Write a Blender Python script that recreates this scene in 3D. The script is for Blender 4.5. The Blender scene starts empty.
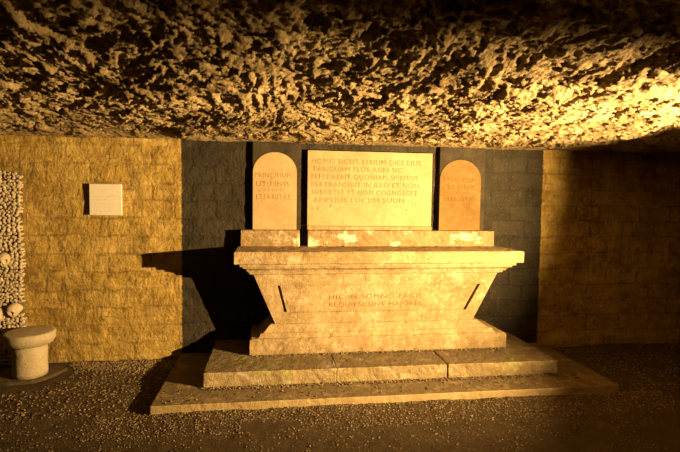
import bpy, bmesh, math, random
import numpy as np
from mathutils import Vector, Matrix

random.seed(7)
RNG = np.random.default_rng(11)
S = bpy.context.scene
COL = S.collection
WALL = 4.27          # distance of the far wall from the camera
CEIL = 1.89          # ceiling height above the wall

# ------------------------------------------------------------------ noise
_perm = RNG.permutation(512).astype(np.int64)
_grad = RNG.normal(size=(512, 3)); _grad /= np.linalg.norm(_grad, axis=1)[:, None]

def perlin(P):
    P = np.asarray(P, float)
    i = np.floor(P).astype(np.int64); f = P - i
    u = f * f * f * (f * (f * 6 - 15) + 10)
    out = np.zeros(len(P))
    for dx in (0, 1):
        for dy in (0, 1):
            for dz in (0, 1):
                h = _perm[(_perm[(_perm[(i[:, 0] + dx) & 511] + i[:, 1] + dy) & 511] + i[:, 2] + dz) & 511]
                g = _grad[h]
                d = f - np.array([dx, dy, dz])
                w = (u[:, 0] if dx else 1 - u[:, 0]) * (u[:, 1] if dy else 1 - u[:, 1]) * (u[:, 2] if dz else 1 - u[:, 2])
                out += w * (g * d).sum(1)
    return out * 1.5

def fbm(P, octaves=4, gain=.5, lac=2.07):
    P = np.asarray(P, float); a = 1.; o = np.zeros(len(P))
    for k in range(octaves):
        o += a * perlin(P + 17.3 * k); P = P * lac; a *= gain
    return o

def ridged(P, octaves=3, gain=.5):
    P = np.asarray(P, float); a = 1.; o = np.zeros(len(P))
    for k in range(octaves):
        o += a * (1 - 2.2 * np.abs(perlin(P + 9.1 * k))); P = P * 2.1; a *= gain
    return o

def worley(P):
    """distance to nearest feature point and a random value of that cell (2D)"""
    P = np.asarray(P, float)[:, :2]
    i = np.floor(P).astype(np.int64)
    best = np.full(len(P), 9.); second = np.full(len(P), 9.); val = np.zeros(len(P)); tx = np.zeros(len(P)); ty = np.zeros(len(P))
    for dx in (-1, 0, 1):
        for dy in (-1, 0, 1):
            c = i + [dx, dy]
            h = _perm[(_perm[c[:, 0] & 511] + c[:, 1]) & 511]
            px = c[:, 0] + (h % 61) / 61.; py = c[:, 1] + ((h * 7) % 67) / 67.
            ox, oy = P[:, 0] - px, P[:, 1] - py
            d = np.sqrt(ox ** 2 + oy ** 2)
            n = d < best
            second = np.where(n, best, np.minimum(second, d))
            best = np.where(n, d, best)
            val = np.where(n, (h % 101) / 101., val)
            tx = np.where(n, ox, tx); ty = np.where(n, oy, ty)
    return best, second, val, tx, ty

# ------------------------------------------------------------------ objects
def link(name, me, mat=None, parent=None, smooth=False):
    o = bpy.data.objects.new(name, me)
    COL.objects.link(o)
    if mat: me.materials.append(mat)
    if parent: o.parent = parent
    if smooth:
        me.polygons.foreach_set('use_smooth', [True] * len(me.polygons))
    return o

def empty(name, loc=(0, 0, 0)):
    o = bpy.data.objects.new(name, None); COL.objects.link(o); o.location = loc
    o.empty_display_size = .1
    return o

def tag(o, label=None, cat=None, group=None, kind=None):
    if label: o['label'] = label
    if cat: o['category'] = cat
    if group: o['group'] = group
    if kind: o['kind'] = kind
    return o

def shift(o, par_loc):
    """vertices were written in world space; make them local to the parent Empty"""
    o.data.transform(Matrix.Translation(-Vector(par_loc)))

def mesh_np(name, V, F):
    me = bpy.data.meshes.new(name)
    V = np.asarray(V, np.float32); F = np.asarray(F, np.int32)
    me.vertices.add(len(V)); me.vertices.foreach_set('co', V.ravel())
    n = F.shape[1]
    me.loops.add(F.size); me.loops.foreach_set('vertex_index', F.ravel())
    me.polygons.add(len(F)); me.polygons.foreach_set('loop_start', np.arange(0, F.size, n, dtype=np.int32))
    me.polygons.foreach_set('loop_total', np.full(len(F), n, np.int32))
    me.update(calc_edges=True); me.validate()
    return me

def grid_faces(nu, nv, flip=False):
    a = np.arange(nu * nv).reshape(nv, nu)
    q = np.stack([a[:-1, :-1], a[:-1, 1:], a[1:, 1:], a[1:, :-1]], -1).reshape(-1, 4)
    return q[:, ::-1] if flip else q

def rough_up(bm, amp, scale, seed=0., chip=0.):
    """weather a block: shift its vertices by noise, wear its edges"""
    bm.normal_update()
    co = np.array([v.co[:] for v in bm.verts]); no = np.array([v.normal[:] for v in bm.verts])
    n = fbm(co * scale + seed, 3) * amp
    if chip:
        c = fbm(co * scale * 1.7 + seed + 40, 2)
        n -= np.clip(c - .25, 0, 1) * chip
    for v, d, q in zip(bm.verts, n, no):
        v.co += Vector(q) * float(d)

def slice_bm(bm, step):
    """cut a closed bmesh by regular planes so it has vertices to weather"""
    for ax in range(3):
        lo = min(v.co[ax] for v in bm.verts); hi = max(v.co[ax] for v in bm.verts)
        n = int((hi - lo) / step)
        for k in range(1, n):
            co = [0, 0, 0]; co[ax] = lo + (hi - lo) * k / n
            no = [0, 0, 0]; no[ax] = 1
            bmesh.ops.bisect_plane(bm, geom=bm.verts[:] + bm.edges[:] + bm.faces[:], plane_co=co, plane_no=no)

def block(x0, x1, y0, y1, z0, z1, bevel=.006, step=.03, amp=.003, scale=14, seed=0., chip=.012, taper=0):
    bm = bmesh.new()
    bmesh.ops.create_cube(bm, size=1)
    for v in bm.verts:
        v.co = Vector((x0 if v.co.x < 0 else x1, y0 if v.co.y < 0 else y1, z0 if v.co.z < 0 else z1))
    if bevel:
        bmesh.ops.bevel(bm, geom=bm.edges[:], offset=bevel, segments=2, affect='EDGES', profile=.6)
    slice_bm(bm, step)
    rough_up(bm, amp, scale, seed, chip)
    return bm

def bm_mesh(name, bm):
    me = bpy.data.meshes.new(name); bm.to_mesh(me); bm.free(); return me

def rings(rs, step=.03, amp=.0022, scale=12, seed=0., chip=.008):
    """stack of rectangular rings (x0, x1, yfront, z), back always at yb: a moulded slab"""
    bm = bmesh.new()
    loops = []
    for x0, x1, yf, yb, z in rs:
        loops.append([bm.verts.new(p) for p in ((x0, yf, z), (x1, yf, z), (x1, yb, z), (x0, yb, z))])
    for a, b in zip(loops[:-1], loops[1:]):
        for i in range(4):
            j = (i + 1) % 4
            bm.faces.new((a[i], a[j], b[j], b[i]))
    bm.faces.new(loops[0][::-1]); bm.faces.new(loops[-1])
    bmesh.ops.recalc_face_normals(bm, faces=bm.faces[:])
    slice_bm(bm, step)
    if amp: rough_up(bm, amp, scale, seed, chip)
    return bm

# ------------------------------------------------------------------ materials
def new_mat(name):
    m = bpy.data.materials.new(name); m.use_nodes = True
    nt = m.node_tree; b = nt.nodes['Principled BSDF']
    b.inputs['Roughness'].default_value = .9
    b.inputs['Specular IOR Level'].default_value = .15
    return m, nt, b

def N(nt, t, **k):
    n = nt.nodes.new(t)
    for a, v in k.items():
        if a in n.inputs.keys(): n.inputs[a].default_value = v
        else: setattr(n, a, v)
    return n

def coords(nt, scale=(1, 1, 1), obj=True):
    tc = nt.nodes.new('ShaderNodeNewGeometry')      # world position: the stones stand still
    mp = nt.nodes.new('ShaderNodeMapping'); mp.inputs['Scale'].default_value = scale
    nt.links.new(tc.outputs['Position'], mp.inputs['Vector'])
    return mp.outputs['Vector']

def noise(nt, vec, scale, detail=5, rough=.6, lo=.35, hi=.65):
    n = N(nt, 'ShaderNodeTexNoise'); n.inputs['Scale'].default_value = scale
    n.inputs['Detail'].default_value = detail; n.inputs['Roughness'].default_value = rough
    nt.links.new(vec, n.inputs['Vector'])
    r = N(nt, 'ShaderNodeMapRange'); r.inputs[1].default_value = lo; r.inputs[2].default_value = hi
    nt.links.new(n.outputs['Fac'], r.inputs[0])
    return r.outputs[0]

def mix(nt, fac, a, b):
    m = N(nt, 'ShaderNodeMix', data_type='RGBA')
    if isinstance(fac, (int, float)): m.inputs[0].default_value = fac
    else: nt.links.new(fac, m.inputs[0])
    for s, v in ((m.inputs[6], a), (m.inputs[7], b)):
        if isinstance(v, tuple): s.default_value = (*v, 1)
        else: nt.links.new(v, s)
    return m.outputs[2]

def math_(nt, op, a, b=None):
    m = N(nt, 'ShaderNodeMath', operation=op)
    for i, v in enumerate((a, b)):
        if v is None: continue
        if isinstance(v, (int, float)): m.inputs[i].default_value = v
        else: nt.links.new(v, m.inputs[i])
    return m.outputs[0]

def bump(nt, b, hts, dist):
    prev = None
    for h, d in zip(hts, dist):
        bp = N(nt, 'ShaderNodeBump'); bp.inputs['Strength'].default_value = 1; bp.inputs['Distance'].default_value = d
        nt.links.new(h, bp.inputs['Height'])
        if prev: nt.links.new(prev, bp.inputs['Normal'])
        prev = bp.outputs['Normal']
    nt.links.new(prev, b.inputs['Normal'])

def stone(name, base, dark, light, s=1., patch=0., bd=.004, lichen=0., topdark=0.):
    m, nt, b = new_mat(name)
    v = coords(nt)
    c = mix(nt, noise(nt, v, 5 * s, 5, .65, .3, .7), dark, base)
    c = mix(nt, math_(nt, 'MULTIPLY', noise(nt, v, 26 * s, 4, .7, .5, .75), .55), c, light)
    c = mix(nt, math_(nt, 'MULTIPLY', noise(nt, v, 60 * s, 3, .7, .58, .72), .6), c, tuple(x * .55 for x in dark))
    if patch:
        c = mix(nt, math_(nt, 'MULTIPLY', noise(nt, coords(nt, (1, 1, 1.6)), 5, 5, .6, .55, .68), patch), c, (.72, .64, .47))
    if lichen:
        c = mix(nt, math_(nt, 'MULTIPLY', noise(nt, v, 3.3, 4, .6, .54, .66), lichen), c, (.40, .42, .12))
    if topdark:                                   # upward faces blend to a dark brown, broken by noise
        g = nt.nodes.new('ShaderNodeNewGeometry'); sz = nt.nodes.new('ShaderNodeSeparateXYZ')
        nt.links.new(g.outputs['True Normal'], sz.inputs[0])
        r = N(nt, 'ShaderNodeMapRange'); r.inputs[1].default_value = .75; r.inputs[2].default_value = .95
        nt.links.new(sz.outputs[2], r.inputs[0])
        k = math_(nt, 'MULTIPLY', math_(nt, 'MULTIPLY', r.outputs[0], noise(nt, v, 9, 4, .7, .12, .5)), topdark)
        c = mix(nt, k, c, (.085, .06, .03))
    nt.links.new(c, b.inputs['Base Color'])
    bump(nt, b, [noise(nt, v, 18 * s, 5, .65, 0, 1), noise(nt, v, 110 * s, 3, .6, 0, 1)], [bd * 2.2, bd])
    return m

M_ALTAR = stone('altar_limestone', (.325, .238, .118), (.175, .11, .042), (.45, .36, .205), 1., .18, .005)
M_LEDGE = stone('ledge_limestone', (.27, .185, .085), (.15, .092, .035), (.42, .33, .19), 1.4, .8, .004)
M_TABLET = stone('tablet_limestone', (.355, .258, .132), (.28, .19, .085), (.40, .305, .165), .8, 0, .0012)
M_STAINED = stone('stained_tablet_limestone', (.165, .098, .030), (.11, .06, .015), (.21, .135, .05), .8, 0, .0012)
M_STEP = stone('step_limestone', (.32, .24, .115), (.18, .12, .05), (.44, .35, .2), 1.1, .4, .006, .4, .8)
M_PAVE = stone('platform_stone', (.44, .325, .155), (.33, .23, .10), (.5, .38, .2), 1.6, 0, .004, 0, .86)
M_STOOL = stone('stool_stone', (.40, .33, .2), (.27, .21, .12), (.48, .40, .26), 1.2, 0, .003)
M_PLAQUE = stone('plaque_stone', (.62, .56, .45), (.58, .52, .41), (.64, .58, .47), .6, 0, .0004)
M_FLAG = stone('flagstone', (.12, .085, .042), (.06, .04, .02), (.19, .14, .075), 2, 0, .008)
M_BEDDING = stone('bone_bedding', (.20, .15, .08), (.05, .035, .018), (.42, .33, .2), 3, 0, .008)
M_BONE = stone('old_bone', (.55, .45, .29), (.32, .24, .13), (.68, .58, .41), 2.5, 0, .002)

def rock_mat():
    m, nt, b = new_mat('quarry_rock')
    v = coords(nt)
    c = mix(nt, noise(nt, v, 3.5, 6, .65, .35, .65), (.15, .095, .035), (.46, .34, .16))
    c = mix(nt, math_(nt, 'MULTIPLY', noise(nt, v, 32, 5, .7, .5, .7), .6), c, (.56, .44, .25))
    c = mix(nt, math_(nt, 'MULTIPLY', noise(nt, v, 14, 5, .75, .55, .68), .8), c, (.05, .03, .012))
    nt.links.new(c, b.inputs['Base Color'])
    bump(nt, b, [noise(nt, coords(nt, (1, .7, 1)), 22, 6, .75, 0, 1), noise(nt, v, 90, 4, .7, 0, 1)], [.03, .008])
    return m

def painted(name, base, blotch, worn, amt):
    m, nt, b = new_mat(name)
    v = coords(nt)
    c = mix(nt, noise(nt, v, 6, 5, .7, .3, .7), base, blotch)
    c = mix(nt, math_(nt, 'MULTIPLY', noise(nt, v, 70, 4, .8, .60, .70), amt), c, worn)
    nt.links.new(c, b.inputs['Base Color'])
    bump(nt, b, [noise(nt, v, 30, 5, .7, 0, 1)], [.008])
    return m

M_DARKFRAME = painted('dark_painted_stone', (.021, .016, .009), (.047, .036, .020), (.25, .2, .12), .35)

def wall_mat():
    """coursed masonry; the stretch behind the altar is painted black"""
    m, nt, b = new_mat('coursed_masonry')
    g = nt.nodes.new('ShaderNodeNewGeometry')
    sx = nt.nodes.new('ShaderNodeSeparateXYZ'); nt.links.new(g.outputs['Position'], sx.inputs[0])
    v = coords(nt)
    # warped brick coordinates in the wall plane
    wn = N(nt, 'ShaderNodeTexNoise'); wn.inputs['Scale'].default_value = 5; wn.inputs['Detail'].default_value = 3
    nt.links.new(v, wn.inputs['Vector'])
    wz = math_(nt, 'MULTIPLY', math_(nt, 'SUBTRACT', wn.outputs['Fac'], .5), .075)
    cx = nt.nodes.new('ShaderNodeCombineXYZ')
    nt.links.new(math_(nt, 'ADD', sx.outputs[0], wz), cx.inputs[0]); nt.links.new(math_(nt, 'ADD', sx.outputs[2], wz), cx.inputs[1])
    br = N(nt, 'ShaderNodeTexBrick'); nt.links.new(cx.outputs[0], br.inputs['Vector'])
    br.inputs['Scale'].default_value = 1; br.inputs['Brick Width'].default_value = .34; br.inputs['Row Height'].default_value = .152
    br.inputs['Mortar Size'].default_value = .017; br.inputs['Mortar Smooth'].default_value = .9
    br.inputs['Color1'].default_value = (.0, .0, .0, 1); br.inputs['Color2'].default_value = (1, 1, 1, 1); br.inputs['Mortar'].default_value = (.5, .5, .5, 1)
    br.offset = .43
    mort = br.outputs['Fac']
    c = mix(nt, noise(nt, v, 2.6, 6, .7, .38, .62), (.17, .102, .016), (.37, .245, .055))
    c = mix(nt, math_(nt, 'MULTIPLY', br.outputs['Color'], .35), c, (.42, .285, .08))
    c = mix(nt, math_(nt, 'MULTIPLY', noise(nt, coords(nt, (2.4, 1, 1)), 16, 6, .75, .5, .68), .6), c, (.56, .40, .15))
    c = mix(nt, math_(nt, 'MULTIPLY', noise(nt, coords(nt, (.7, 1, 1.7)), 13, 6, .75, .54, .66), .75), c, (.15, .08, .015))
    c = mix(nt, math_(nt, 'MULTIPLY', noise(nt, v, 38, 3, .7, .63, .7), .85), c, (.05, .025, .006))
    c = mix(nt, math_(nt, 'MULTIPLY', math_(nt, 'MULTIPLY', mort, noise(nt, v, 6, 3, .6, .40, .60)), .6), c, (.12, .07, .016))
    c = mix(nt, math_(nt, 'MULTIPLY', noise(nt, coords(nt, (.6, 1, 3)), 4.5, 4, .6, .52, .7), .4), c, (.52, .375, .13))
    d = mix(nt, noise(nt, v, 4, 5, .7, .3, .7), (.013, .010, .0055), (.036, .028, .0155))
    d = mix(nt, math_(nt, 'MULTIPLY', br.outputs['Color'], .3), d, (.062, .052, .034))
    d = mix(nt, math_(nt, 'MULTIPLY', noise(nt, v, 70, 4, .8, .62, .70), .5), d, (.30, .25, .16))
    d = mix(nt, math_(nt, 'MULTIPLY', noise(nt, coords(nt, (3, 1, 1)), 20, 4, .8, .62, .70), .45), d, (.20, .165, .10))
    d = mix(nt, math_(nt, 'MULTIPLY', mort, .3), d, (.015, .012, .008))
    # edges of the paint, slightly uneven
    e = math_(nt, 'ADD', sx.outputs[0], math_(nt, 'MULTIPLY', math_(nt, 'SUBTRACT', noise(nt, v, 40, 3, .6, 0, 1), .5), .03))
    def edge(at, sgn):
        r = N(nt, 'ShaderNodeMapRange'); r.inputs[1].default_value = at - .006 * sgn; r.inputs[2].default_value = at + .006 * sgn
        nt.links.new(e, r.inputs[0]); return r.outputs[0]
    inside = math_(nt, 'MULTIPLY', edge(-.768, 1), edge(2.55, -1))
    nt.links.new(mix(nt, inside, c, d), b.inputs['Base Color'])
    chisel = noise(nt, coords(nt, (1.5, 1, 1)), 30, 6, .7, 0, 1)
    face = noise(nt, v, 9, 4, .6, 0, 1)
    inv = math_(nt, 'SUBTRACT', 1, mort)
    bump(nt, b, [inv, face, chisel], [.0022, .030, .013])
    return m
M_WALL = wall_mat()
M_ROCK = rock_mat()
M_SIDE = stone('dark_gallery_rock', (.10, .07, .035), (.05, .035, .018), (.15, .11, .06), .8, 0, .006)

def floor_mat():
    m, nt, b = new_mat('dirt_floor')
    v = coords(nt)
    c = mix(nt, noise(nt, v, 4, 6, .7, .3, .7), (.052, .034, .014), (.09, .062, .028))
    c = mix(nt, math_(nt, 'MULTIPLY', noise(nt, v, 85, 4, .8, .55, .68), .5), c, (.14, .095, .045))
    nt.links.new(c, b.inputs['Base Color'])
    bump(nt, b, [noise(nt, v, 60, 5, .75, 0, 1), noise(nt, v, 160, 3, .7, 0, 1)], [.018, .006])
    return m
M_FLOOR = floor_mat()

def gravel_mat():
    m, nt, b = new_mat('gravel')
    v = coords(nt)
    c = mix(nt, noise(nt, v, 70, 2, .5, .4, .6), (.05, .032, .014), (.25, .18, .092))
    nt.links.new(c, b.inputs['Base Color'])
    return m
M_GRAVEL = gravel_mat()

def flat(name, c):
    m, nt, b = new_mat(name)
    v = coords(nt)
    nt.links.new(mix(nt, noise(nt, v, 60, 3, .6, .35, .65), c, tuple(x * 1.45 for x in c)), b.inputs['Base Color'])
    return m
M_INK = flat('worn_letter_paint', (.13, .065, .02))
M_INK2 = flat('cut_letter_shade', (.19, .11, .038))
M_INK3 = flat('faded_letter_paint', (.09, .045, .012))
M_INK4 = flat('plaque_letter_paint', (.42, .35, .24))

# ------------------------------------------------------------------ setting
def plane_grid(name, x0, x1, y0, y1, step, zfun, mat, flip):
    nx = int((x1 - x0) / step) + 1; ny = int((y1 - y0) / step) + 1
    X, Y = np.meshgrid(np.linspace(x0, x1, nx), np.linspace(y0, y1, ny))
    P = np.stack([X.ravel(), Y.ravel(), np.zeros(X.size)], 1)
    V = zfun(P)
    o = link(name, mesh_np(name, V, grid_faces(nx, ny, flip)), mat)
    return tag(o, kind='structure')

def ceiling_z(P):
    x, y = P[:, 0], P[:, 1]
    base = CEIL + .05 * np.clip((WALL - y) / 2.0, 0, 1.6)
    q = P * [1.0, .62, 1.0]
    # warp so the breaks in the rock run irregularly
    wx = fbm(q * 2.3 + 3, 3) * .28; wy = fbm(q * 2.3 + 31, 3) * .28
    w = np.stack([q[:, 0] + wx, q[:, 1] + wy, q[:, 2]], 1)
    z = fbm(w * 1.2 + 5, 2) * .045
    z += fbm(w * 4.0 + 3, 3, .5) * .018 + fbm(w * 13 + 3, 5, .70) * .016
    d, s, val, tx, ty = worley(w * 25.0)
    z += (val - .5) * .015 + tx * (val - .35) * .026
    d, s, val, tx, ty = worley(P * 52 + 7)
    z += (val - .5) * .012 + tx * (val - .3) * .014
    # calmer and never below the wall head where the rock rests on the masonry
    k = np.clip((WALL - y) / .35, .25, 1)
    e = np.exp(-((x - 1.95 + .9 * (y - 2.14)) / .30) ** 2 - ((y - 2.14) / .045) ** 2)      # one smooth rib of harder rock
    z = z * (1 - .85 * e) - .03 * e
    return np.stack([x, y, base + z * k], 1)
plane_grid('ceiling', -3.4, 4.6, .55, WALL + .12, .0092, ceiling_z, M_ROCK, True)
def ceiling_z2(P):
    V = ceiling_z(P); return V
plane_grid('ceiling', -3.4, 4.6, -2.0, .58, .06, ceiling_z2, M_ROCK, True)

def floor_z(P):
    x, y = P[:, 0], P[:, 1]
    z = fbm(P * 1.6, 3) * .014 + fbm(P * 14, 3, .6) * .005
    z -= .006
    z += .03 * np.exp(-((x + 1.95 - .35 * (y - 3.3)) / .3) ** 2 - ((y - 3.31) / .05) ** 2)
    # level under the stonework
    return np.stack([x, y, np.minimum(z, .03)], 1)
plane_grid('floor', -3.4, 4.6, -2.0, WALL + .1, .02, floor_z, M_FLOOR, False)

def wall_plane(name, axis, at, a0, a1, z0, z1, step, amp, mat, face):
    na = int((a1 - a0) / step) + 1; nz = int((z1 - z0) / step) + 1
    A, Z = np.meshgrid(np.linspace(a0, a1, na), np.linspace(z0, z1, nz))
    A = A.ravel(); Z = Z.ravel()
    P = np.stack([A, Z, np.full(len(A), at)], 1)
    row = np.floor((Z + fbm(P * 1.5, 2) * .03) / .152)
    colm = np.floor((A + (row % 2) * .146) / .34)
    h = _perm[(_perm[row.astype(int) & 511] + colm.astype(int)) & 511] / 511.
    d = (h - .5) * .003 + fbm(P * 7, 4, .55) * .009
    d *= np.clip(np.abs(d) * 400, 0, 1)
    if axis == 'y': V = np.stack([A, at + d, Z], 1)
    else: V = np.stack([at + d, A, Z], 1)
    o = link(name, mesh_np(name, V, grid_faces(na, nz, face)), mat)
    return tag(o, kind='structure')
wall_plane('wall_back', 'y', WALL, -3.4, 4.6, -.05, 2.0, .018, .008, M_WALL, False)
wall_plane('wall_left', 'x', -3.35, -2.0, WALL + .05, -.05, 2.08, .06, .008, M_SIDE, True)
wall_plane('wall_right', 'x', 4.55, -2.0, WALL + .05, -.05, 2.08, .06, .008, M_SIDE, False)
wall_plane('wall_front', 'y', -1.95, -3.4, 4.6, -.05, 2.08, .06, .008, M_SIDE, True)

# ------------------------------------------------------------------ lettering
def text_mesh(s, x0, ztop, cap, width, y, depth=.0022):
    """one line of capitals standing on a wall face that looks towards -Y"""
    cu = bpy.data.curves.new('t', 'FONT'); cu.body = s; cu.size = 1; cu.extrude = 0
    cu.resolution_u = 3; cu.space_character = 1.15; cu.offset = -.004
    ob = bpy.data.objects.new('t', cu); COL.objects.link(ob)
    dg = bpy.context.evaluated_depsgraph_get(); dg.update()
    me = bpy.data.meshes.new_from_object(ob.evaluated_get(dg))
    bpy.data.objects.remove(ob); bpy.data.curves.remove(cu)
    bm = bmesh.new(); bm.from_mesh(me); bpy.data.meshes.remove(me)
    xs = [v.co.x for v in bm.verts]; ys = [v.co.y for v in bm.verts]
    w = max(xs) - min(xs); h = max(ys)
    for v in bm.verts:
        v.co = Vector((x0 + (v.co.x - min(xs)) / w * width, y, ztop - cap + v.co.y / h * cap))
    r = bmesh.ops.extrude_face_region(bm, geom=bm.faces[:])
    for g in r['geom']:
        if isinstance(g, bmesh.types.BMVert): g.co.y += depth
    bmesh.ops.recalc_face_normals(bm, faces=bm.faces[:])
    return bm

def add_lines(lines, y, mat, parent, ploc):
    for s, x0, zt, cap, w in lines:
        o = link('inscription_line', bm_mesh('inscription_line', text_mesh(s, x0, zt, cap, w, y)), mat, parent)
        shift(o, ploc)

# ------------------------------------------------------------------ platform and steps
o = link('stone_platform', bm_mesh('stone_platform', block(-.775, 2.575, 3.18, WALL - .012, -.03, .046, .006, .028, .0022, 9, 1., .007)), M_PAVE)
tag(o, 'wide flat stone platform on the ground, lowest slab under the altar', 'platform')

loc = (.88, 3.45, .046)
st = empty('altar_step', loc)
tag(st, 'long mottled stone step lying on the wide platform below the altar', 'step')
for k, (a, b_) in enumerate(((-.478, .478), (.482, 1.332), (1.342, 2.243))):
    o = link('step_block', bm_mesh('step_block', block(a, b_, 3.447 + (.004 if k == 1 else 0), WALL - .012, .046, .155 - .002 * (k % 2), .007, .028, .004, 12, 3. + k * 7, .012)), M_STEP, st)
    shift(o, loc)

# ------------------------------------------------------------------ altar
loc = (.9, 3.8, .155)
al = empty('stone_altar', loc)
tag(al, 'large pale limestone altar shaped like a flared sarcophagus with overhanging table slab', 'altar')
YB = WALL - .014
base = rings([(-.168, 1.985, 3.795, YB, .157), (-.168, 1.985, 3.795, YB, .275), (-.155, 1.972, 3.808, YB, .284),
              (-.105, 1.905, 3.822, YB, .286), (-.09, 1.885, 3.828, YB, .298), (-.085, 1.878, 3.836, YB, .318),
              (-.06, 1.84, 3.846, YB, .322), (-.035, 1.80, 3.856, YB, .350), (-.015, 1.77, 3.868, YB, .372), (0., 1.75, 3.870, YB, .384)],
             amp=.003, chip=.014, seed=5)
o = link('altar_base', bm_mesh('altar_base', base), M_ALTAR, al); shift(o, loc)

# body: sides flare outwards, front is upright; two slanted slots and two fine horizontal lines are cut in
YF = 3.88
bodyb = rings([(.032, 1.715, YF, YB, .384), (-.148, 1.935, YF, YB, .802)], amp=0)
body_me = bm_mesh('altar_body', bodyb)
body = link('altar_body', body_me, M_ALTAR)
cut = bmesh.new()
def prism(pts, y0, y1):
    a = [cut.verts.new((x, y0, z)) for x, z in pts]; b_ = [cut.verts.new((x, y1, z)) for x, z in pts]
    cut.faces.new(a); cut.faces.new(b_[::-1])
    for i in range(len(pts)):
        j = (i + 1) % len(pts); cut.faces.new((a[j], a[i], b_[i], b_[j]))
prism([(.048, .698), (.070, .698), (.126, .478), (.104, .478)], YF - .05, YF + .045)
prism([(1.750, .694), (1.778, .694), (1.652, .470), (1.624, .470)], YF - .05, YF + .05)
prism([(.085, .7005), (1.735, .7005), (1.732, .6945), (.0858, .6945)], YF - .05, YF + .007)
prism([(.14, .4800), (1.61, .4780), (1.608, .4720), (.141, .4735)], YF - .05, YF + .010)
prism([(1.262, .470), (1.266, .470), (1.266, .390), (1.262, .390)], YF - .05, YF + .006)
prism([(.772, .782), (.776, .782), (.776, .703), (.772, .703)], YF - .05, YF + .006)
bmesh.ops.recalc_face_normals(cut, faces=cut.faces[:])
cutter = bpy.data.objects.new('cutter', bm_mesh('cutter', cut)); COL.objects.link(cutter)
md = body.modifiers.new('cut', 'BOOLEAN'); md.object = cutter; md.operation = 'DIFFERENCE'; md.solver = 'EXACT'
dg = bpy.context.evaluated_depsgraph_get(); dg.update()
cut_me = bpy.data.meshes.new_from_object(body.evaluated_get(dg))
body.modifiers.clear(); body.data = cut_me; cut_me.name = 'altar_body'
bpy.data.objects.remove(cutter)
body.parent = al; shift(body, loc)

def mo(t):      # moulding under the slab: t = overhang beyond the body top
    return (-.148 - t, 1.935 + t * 1.15, YF - t, YB)
table = rings([(*mo(.0), .786), (*mo(.007), .794), (*mo(.024), .795), (*mo(.026), .812), (*mo(.040), .814), (*mo(.044), .826), (*mo(.056), .838),
               (*mo(.074), .846), (*mo(.078), .862), (*mo(.096), .864), (*mo(.098), .882), (*mo(.104), .884), (*mo(.104), .888), (*mo(.133), .889),
               (*mo(.137), .893), (*mo(.138), .979), (*mo(.133), .986)], amp=.0022, chip=.008, seed=9)
o = link('altar_table', bm_mesh('altar_table', table), M_ALTAR, al); shift(o, loc)
add_lines([('HIC IN SOMNO PACIS', .470, .618, .036, .79), ('REQUIESCUNT MAJORES', .470, .552, .036, .79)], YF - .0005, M_INK, body, loc)

# ledge blocks on the altar table
o = link('ledge_block', bm_mesh('ledge_block', block(-.262, .240, 4.155, WALL - .012, .987, 1.128, .005, .025, .003, 13, 12., .012)), M_LEDGE)
tag(o, 'short stone ledge block on the altar table below the left arched tablet', 'ledge')
o = link('ledge_block', bm_mesh('ledge_block', block(.312, 2.02, 4.150, WALL - .012, .987, 1.128, .005, .025, .003, 13, 22., .016)), M_LEDGE)
tag(o, 'long patchy stone ledge block on the altar table below central and right tablets', 'ledge')

# ------------------------------------------------------------------ tablets
def arch_tablet(x0, x1, xa, xb, ztop, zbot, label, lines, ink, face_mat=M_TABLET):
    loc = ((x0 + x1) / 2, WALL - .03, zbot)
    t = empty('arched_tablet', loc)
    tag(t, label, 'tablet', None)
    YT = WALL - .052
    o = link('dark_surround', bm_mesh('dark_surround', block(x0, x1, YT, WALL - .012, zbot, CEIL - .004, .004, .025, .002, 10, x0 * 5, .006)), M_DARKFRAME, t)
    tag(o, 'black painted stone surround'); shift(o, loc)
    bm = bmesh.new()
    r = (xb - xa) / 2; cx = (xa + xb) / 2; rz = r * .93
    pts = [(xa, zbot + .001), (xb, zbot + .001)] + [(cx + r * math.cos(a), ztop - rz + rz * math.sin(a)) for a in np.linspace(0, math.pi, 25)]
    f = bm.faces.new([bm.verts.new((x, YT - .006, z)) for x, z in pts])
    g = bmesh.ops.extrude_face_region(bm, geom=[f])
    for v in g['geom']:
        if isinstance(v, bmesh.types.BMVert): v.co.y += .02
    bmesh.ops.recalc_face_normals(bm, faces=bm.faces[:])
    o = link('tablet_face', bm_mesh('tablet_face', bm), face_mat, t); shift(o, loc)
    add_lines(lines, YT - .0064, ink, o, loc)
    return t
arch_tablet(-.166, .252, -.163, .214, 1.800, 1.129, 'pale round-arched stone tablet with four lines of capitals, left of the big panel',
            [('PRINCIPIUM', -.142, 1.622, .040, .305), ('UT FINIS', -.135, 1.548, .040, .285), ('ET FINIS', -.06, 1.484, .018, .16), ('ETERNITAS', -.135, 1.436, .042, .295)], M_INK2)
arch_tablet(1.510, 1.945, 1.513, 1.905, 1.775, 1.129, 'darker orange round-arched stone tablet with faint letters, right of the big panel',
            [('PRINCIPIUM', 1.555, 1.612, .036, .30), ('ET FINIS', 1.59, 1.545, .036, .25), ('ET FINIS', 1.64, 1.484, .018, .16), ('ETERNITAS', 1.555, 1.436, .036, .30)], M_INK3, M_STAINED)

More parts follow.
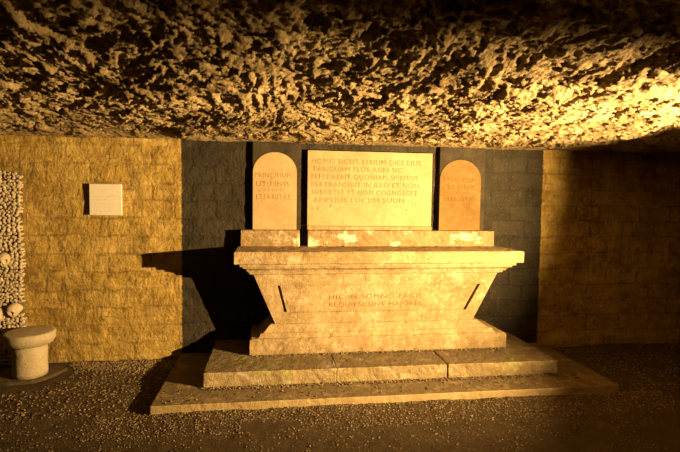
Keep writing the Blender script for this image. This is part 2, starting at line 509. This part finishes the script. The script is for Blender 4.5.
loc = (.88, WALL - .03, 1.129)
t = empty('inscribed_panel', loc)
tag(t, 'large rectangular pale stone panel with six lines of Latin capitals, centre', 'panel')
YT = WALL - .056
o = link('panel_slab', bm_mesh('panel_slab', block(.308, 1.438, YT, WALL - .012, 1.164, 1.825, .003, .03, .0008, 9, 2., .003)), M_TABLET, t); shift(o, loc); slab = o
o = link('panel_sill', bm_mesh('panel_sill', block(.308, 1.440, YT - .012, WALL - .012, 1.129, 1.1625, .004, .025, .002, 12, 6., .008)), M_ALTAR, t); shift(o, loc)
add_lines([('HOMO SICUT FENUM DIES EJUS', .345, 1.755, .042, .985), ('TANQUAM FLOS AGRI SIC', .355, 1.687, .040, .80), ('EFFLOREBIT QUONIAM SPIRITUS', .345, 1.620, .040, .96),
           ('PERTRANSIBIT IN ILLO ET NON', .345, 1.552, .042, .97), ('SUBSISTET ET NON COGNOSCET', .345, 1.485, .040, .96), ('AMPLIUS LOCUM SUUM', .36, 1.416, .040, .82)],
          YT - .0009, M_INK2, slab, loc)
for px, pz, ph in ((.40, 1.32, .03), (.515, 1.345, .035), (1.20, 1.31, .022)):
    bm = bmesh.new(); bmesh.ops.create_icosphere(bm, subdivisions=2, radius=1)
    for v in bm.verts: v.co = Vector((px + v.co.x * .004, YT + v.co.y * .0015, pz + v.co.z * ph / 2))
    o = link('chip_mark', bm_mesh('chip_mark', bm), M_INK, slab); shift(o, loc)

# ------------------------------------------------------------------ plaque on the left wall
loc = (-1.37, WALL - .02, 1.24)
t = empty('wall_plaque', loc)
tag(t, 'small square white stone plaque fixed to the yellow wall at left', 'plaque')
o = link('plaque_slab', bm_mesh('plaque_slab', block(-1.497, -1.246, WALL - .036, WALL - .008, 1.243, 1.502, .002, .04, .0004, 6, 0, 0)), M_PLAQUE, t); shift(o, loc); slab = o
for z, w, h in ((1.395, .17, .008), (1.372, .15, .006), (1.335, .16, .006), (1.31, .15, .006), (1.452, .11, .005), (1.275, .16, .005)):
    bm = bmesh.new(); x = -1.455 + (.17 - w) * .3; xe = x + w
    while x < xe:                         # worn words too faint to read
        l = random.uniform(.012, .03); l = min(l, xe - x)
        a = [bm.verts.new(p) for p in ((x, WALL - .0372, z), (x + l, WALL - .0372, z), (x + l, WALL - .0372, z + h * .6), (x, WALL - .0372, z + h * .6))]
        f = bm.faces.new(a); g = bmesh.ops.extrude_face_region(bm, geom=[f])
        for v in g['geom']:
            if isinstance(v, bmesh.types.BMVert): v.co.y += .002
        x += l + .005
    bmesh.ops.recalc_face_normals(bm, faces=bm.faces[:])
    o = link('inscription_line', bm_mesh('inscription_line', bm), M_INK4, slab); shift(o, loc)

# ------------------------------------------------------------------ round stone stool
def lathe(profile, seg=56, cx=0, cy=0, amp=0, seed=0):
    V = []; n = len(profile)
    for r, z in profile:
        for k in range(seg):
            a = 2 * math.pi * k / seg; V.append((cx + r * math.cos(a), cy + r * math.sin(a), z))
    bm = bmesh.new(); vs = [bm.verts.new(v) for v in V]
    for i in range(n - 1):
        for k in range(seg):
            l = (k + 1) % seg
            bm.faces.new((vs[i * seg + k], vs[i * seg + l], vs[(i + 1) * seg + l], vs[(i + 1) * seg + k]))
    bm.faces.new(vs[:seg][::-1]); bm.faces.new(vs[-seg:])
    bmesh.ops.recalc_face_normals(bm, faces=bm.faces[:])
    if amp: rough_up(bm, amp, 14, seed)
    return bm
SX, SY = -1.842, 3.94
loc = (SX, SY, .018)
t = empty('stone_stool', loc)
tag(t, 'low round stone stool with a thick disc top beside the left wall', 'stool')
o = link('stool_column', bm_mesh('stool_column', lathe([(.119, .018), (.120, .05), (.118, .10), (.117, .15), (.118, .20), (.119, .258)], cx=SX, cy=SY, amp=.003, seed=4)), M_STOOL, t, True); shift(o, loc)
o = link('stool_top', bm_mesh('stool_top', lathe([(.120, .256), (.146, .260), (.160, .270), (.170, .290), (.176, .300), (.178, .335), (.176, .350), (.172, .355), (.15, .357), (.08, .358)], cx=SX, cy=SY, amp=.002, seed=8)), M_STOOL, t, True); shift(o, loc)

# uneven flat stone under the stool
bm = bmesh.new()
pts = [(-2.08, 3.80), (-1.92, 3.775), (-1.78, 3.80), (-1.70, 3.86), (-1.66, 3.96), (-1.62, 4.06), (-1.67, 4.12), (-1.85, 4.15), (-2.03, 4.11), (-2.11, 3.98)]
f = bm.faces.new([bm.verts.new((x, y, -.02)) for x, y in pts])
g = bmesh.ops.extrude_face_region(bm, geom=[f])
for v in g['geom']:
    if isinstance(v, bmesh.types.BMVert): v.co.z = .0175
bmesh.ops.recalc_face_normals(bm, faces=bm.faces[:])
bmesh.ops.bevel(bm, geom=bm.edges[:], offset=.006, segments=2, affect='EDGES')
o = link('flagstone', bm_mesh('flagstone', bm), M_FLAG)
tag(o, 'thin uneven flat stone on the ground under the round stool', 'stone')

# ------------------------------------------------------------------ stacked bones at the far left
def bone_mesh(seed):
    """a long bone lying along Y, its knobbly double head towards the viewer (-Y)"""
    r = np.random.default_rng(seed)
    bm = bmesh.new()
    def ball(c, s, sub=2):
        g = bmesh.ops.create_icosphere(bm, subdivisions=sub, radius=1)
        for v in g['verts']: v.co = Vector((c[0] + v.co.x * s[0], c[1] + v.co.y * s[1], c[2] + v.co.z * s[2]))
    e = r.uniform(.85, 1.15, 6)
    # one skin: lathed shaft that widens into the head, then two condyles pressed into it
    seg, prof = 12, [(.0, .0), (.35, .002), (.8, .008), (1., .018), (.95, .034), (.62, .052), (.5, .08), (.48, .14), (.52, .145), (.0, .146)]
    vs = []
    for q, y in prof:
        row = []
        for k in range(seg):
            a = 2 * math.pi * k / seg
            hw, hh = .0200 * e[0], .0170 * e[1]
            rx, rz = q * hw, q * hh
            notch = 1 - .22 * max(0, math.cos(2 * a + math.pi)) * (1 if y < .04 else 0)
            yy = y + (.010 * max(0, 1 - abs(math.cos(a)) * 1.6) if y < .02 else 0)
            row.append(bm.verts.new((rx * math.cos(a), yy, rz * math.sin(a) * notch)))
        vs.append(row)
    for a, b_ in zip(vs[:-1], vs[1:]):
        for k in range(seg):
            l = (k + 1) % seg
            bm.faces.new((a[k], a[l], b_[l], b_[k]))
    bmesh.ops.remove_doubles(bm, verts=bm.verts[:], dist=1e-5)
    for v in bm.verts:                      # two condyles bulge forward
        if v.co.y < .03:
            v.co.y -= .010 * math.exp(-((abs(v.co.x) - .011) / .007) ** 2)
    co = np.array([v.co[:] for v in bm.verts]); n = fbm(co * 60 + seed * 5., 2) * .0028
    bm.normal_update()
    for v, d in zip(bm.verts, n): v.co += v.normal * float(d)
    bmesh.ops.recalc_face_normals(bm, faces=bm.faces[:])
    me = bm_mesh('bone', bm); me.materials.append(M_BONE)
    me.polygons.foreach_set('use_smooth', [True] * len(me.polygons))
    return me
bones = [bone_mesh(k) for k in range(7)]

def skull_mesh():
    bm = bmesh.new(); bmesh.ops.create_icosphere(bm, subdivisions=5, radius=1)
    for v in bm.verts:
        x, y, z = v.co
        p = Vector((x * .068, y * .086, z * .066))
        if z < 0:                                   # jaw and cheek narrow below
            k = -z
            p.x *= 1 - .35 * k; p.y = p.y * (1 - .1 * k)
            if y < 0: p.z -= .022 * k; p.y -= .004
        for s in (-1, 1):                           # eye sockets
            d = math.hypot((x - s * .42) / .24, (z + .18) / .22)
            if y < 0 and d < 1.3: p.y += .030 * max(0, 1 - (d / 1.3) ** 3)
            d = math.hypot((x - s * .72) / .16, (z + .5) / .14)
            if y < 0: p.x += s * .006 * math.exp(-d * d); p.y -= .006 * math.exp(-d * d)
        d = math.hypot(x / (.12 + .08 * max(0, -z - .3)), (z + .55) / .2)
        if y < 0 and d < 1.2: p.y += .016 * max(0, 1 - (d / 1.2) ** 2)
        d = math.hypot(x / .6, (z - .02) / .10)
        if y < 0: p.y -= .004 * math.exp(-d * d)    # brow
        v.co = p
    me = bm_mesh('skull', bm); me.materials.append(M_BONE)
    me.polygons.foreach_set('use_smooth', [True] * len(me.polygons))
    return me
skm = skull_mesh()
SK = [(-2.14, .885, .2, 'uppermost of the skulls set among the stacked bone ends at far left'),
      (-2.07, .472, -.35, 'skull low in the bone stack at its right corner, above the stool'),
      (-2.18, .440, .3, 'skull low in the bone stack, left of the other one above the stool')]
for x, z, a, lab in SK:
    o = bpy.data.objects.new('skull', skm); COL.objects.link(o)
    o.location = (x, 4.196, z); o.rotation_euler = (random.uniform(-.1, .2), random.uniform(-.15, .15), a)
    o.scale = (.78, .78, .78)
    tag(o, lab, 'skull', 'skulls in the bone stack')
cnt = 0
z = .02
while z < 1.60:
    xr = -2.022 + .008 * math.sin(z * 9) + random.uniform(-.007, .007) - (.03 if z > 1.55 else 0)
    x = xr
    while x > -2.21:
        if cnt < 298 and all(math.hypot((x - s[0]) / .056, (z - s[1]) / .058) > 1 for s in SK):
            o = bpy.data.objects.new('bone', bones[random.randrange(7)]); COL.objects.link(o)
            o.location = (x, 4.192 + random.uniform(-.006, .006), z + random.uniform(-.004, .004))
            s = random.uniform(.85, 1.15)
            o.rotation_euler = (random.uniform(-.25, .25), random.uniform(-1.5, 1.5), random.uniform(-.06, .06))
            o.scale = (s, .42, s)
            tag(o, 'knobbly end of a long bone in the stack at far left behind the stool', 'bone', 'long bones stacked at the far left')
            cnt += 1
        x -= random.uniform(.031, .038)
    z += .0305
# dark earth fill that the bones are bedded in
bed = block(-2.27, -2.024, 4.207, WALL - .016, .0, 1.585, .01, .02, .006, 26, 4., .0)
o = link('bone_bedding', bm_mesh('bone_bedding', bed), M_BEDDING)
tag(o, 'dark earth filling packed between and behind the stacked bones at far left', 'earth', kind='stuff')

# ------------------------------------------------------------------ gravel
ico = bmesh.new(); bmesh.ops.create_icosphere(ico, subdivisions=1, radius=1)
IV = np.array([v.co[:] for v in ico.verts]); IF = np.array([[v.index for v in f.verts] for f in ico.faces]); ico.free()
def scatter(name, pts, smin, smax, flatk=.6, power=2.6):
    n = len(pts)
    s = smin + (smax - smin) * RNG.random(n) ** power
    V = IV[None] * RNG.uniform(.7, 1.3, (n, len(IV), 1))
    V = V * np.stack([RNG.uniform(.8, 1.3, n), RNG.uniform(.7, 1.1, n), RNG.uniform(flatk * .8, flatk * 1.2, n)], 1)[:, None]
    a = RNG.uniform(0, 6.28, n); ca, sa = np.cos(a)[:, None], np.sin(a)[:, None]
    V = np.stack([V[..., 0] * ca - V[..., 1] * sa, V[..., 0] * sa + V[..., 1] * ca, V[..., 2]], -1) * s[:, None, None]
    V += pts[:, None]
    V[..., 2] += (s * .1)[:, None]
    F = (IF[None] + (np.arange(n) * len(IV))[:, None, None]).reshape(-1, 3)
    return link(name, mesh_np(name, V.reshape(-1, 3), F), M_GRAVEL)
def pick(n, x0, x1, y0, y1, fy=None):
    return np.stack([RNG.uniform(x0, x1, n), RNG.uniform(y0, y1, n) if fy is None else y0 + (y1 - y0) * fy(RNG.random(n)), np.zeros(n)], 1)
pts = [pick(9000, -2.3, 3.4, 2.2, 3.17), pick(9000, -1.1, 2.9, 2.85, 3.172, lambda u: 1 - u ** 1.5), pick(3500, -2.3, -.79, 3.17, 4.23),
       pick(3500, -1.66, -.79, 4.0, 4.24, lambda u: u ** .7), pick(3500, 2.6, 4.3, 3.0, 4.24)]
pts = np.concatenate(pts)
keep = ~((pts[:, 0] > -.785) & (pts[:, 0] < 2.585) & (pts[:, 1] > 3.172))
keep &= np.hypot(pts[:, 0] - SX, pts[:, 1] - SY) > .30
keep &= ~((pts[:, 0] < -1.74) & (pts[:, 1] > 3.80))
# bare trodden patches
keep &= (fbm(pts * 2.2 + 8, 2) > -.28) | (pts[:, 1] > 2.98)
pts = pts[keep]
pts[:, 2] = floor_z(pts)[:, 2]
front = pts[:, 1] < 3.173; left = ~front & (pts[:, 0] < 0); right = ~front & (pts[:, 0] > 0)
for sel, lab in ((front, 'loose coarse gravel strewn over the dirt floor in front of the stone platform'),
                 (left, 'loose gravel along the foot of the yellow wall, left of the platform'),
                 (right, 'loose gravel in the dark, right of the stone platform')):
    tag(scatter('gravel', pts[sel], .002 if sel is front else .003, .0085 if sel is front else .0115), lab, 'gravel', kind='stuff')
# crumbs of mortar and grit gathered at the foot of the steps
def strip(n, x0, x1, y, z, w):
    p = pick(n, x0, x1, y - w, y - .002, lambda u: 1 - u ** 2.0); p[:, 2] = z; return p
pts = np.concatenate([strip(1700, -.49, 2.24, 3.445, .049, .05), strip(1300, -.16, 1.97, 3.793, .158, .03), pick(350, -.74, 2.5, 3.21, 3.44) + [0, 0, .049]])
o = scatter('mortar_grit', pts, .002, .0085, .7, 1.8)
tag(o, 'crumbled grit and mortar gathered on the platform along the foot of the steps', 'grit', kind='stuff')

# ------------------------------------------------------------------ light: one warm floodlight low on the right, outside the frame
ld = bpy.data.lights.new('floodlight', 'SPOT'); ld.energy = 3050; ld.color = (1, .655, .275)
ld.spot_size = math.radians(93); ld.spot_blend = .92; ld.shadow_soft_size = .022
lo = bpy.data.objects.new('floodlight', ld); COL.objects.link(lo)
lo.location = (3.02, 1.62, 1.27)
aim = Vector((.08, 4.1, 1.72)) - lo.location
lo.rotation_euler = aim.to_track_quat('-Z', 'Y').to_euler()

w = bpy.data.worlds.new('World'); S.world = w; w.use_nodes = True
w.node_tree.nodes['Background'].inputs[0].default_value = (1, .55, .22, 1)
w.node_tree.nodes['Background'].inputs[1].default_value = .0

# ------------------------------------------------------------------ camera
F = 480.; yaw, pitch, roll = map(math.radians, (8.1, -3.17, .76))
fw = Vector((math.sin(yaw), math.cos(yaw), 0)); rt = Vector((math.cos(yaw), -math.sin(yaw), 0)); up = Vector((0, 0, 1))
fw2 = fw * math.cos(pitch) + up * math.sin(pitch); up2 = rt.cross(fw2)
r_ = rt * math.cos(roll) + up2 * math.sin(roll); u_ = r_.cross(fw2)
cd = bpy.data.cameras.new('camera'); cd.sensor_width = 36; cd.lens = F / 680 * 36; cd.clip_start = .02
co = bpy.data.objects.new('camera', cd); COL.objects.link(co)
co.matrix_world = Matrix(((r_.x, u_.x, -fw2.x, 0), (r_.y, u_.y, -fw2.y, 0), (r_.z, u_.z, -fw2.z, 1.4), (0, 0, 0, 1)))
S.camera = co
S.view_settings.view_transform = 'Standard'; S.view_settings.look = 'None'
S.view_settings.exposure = 0; S.view_settings.gamma = 1; S.view_settings.use_curve_mapping = False
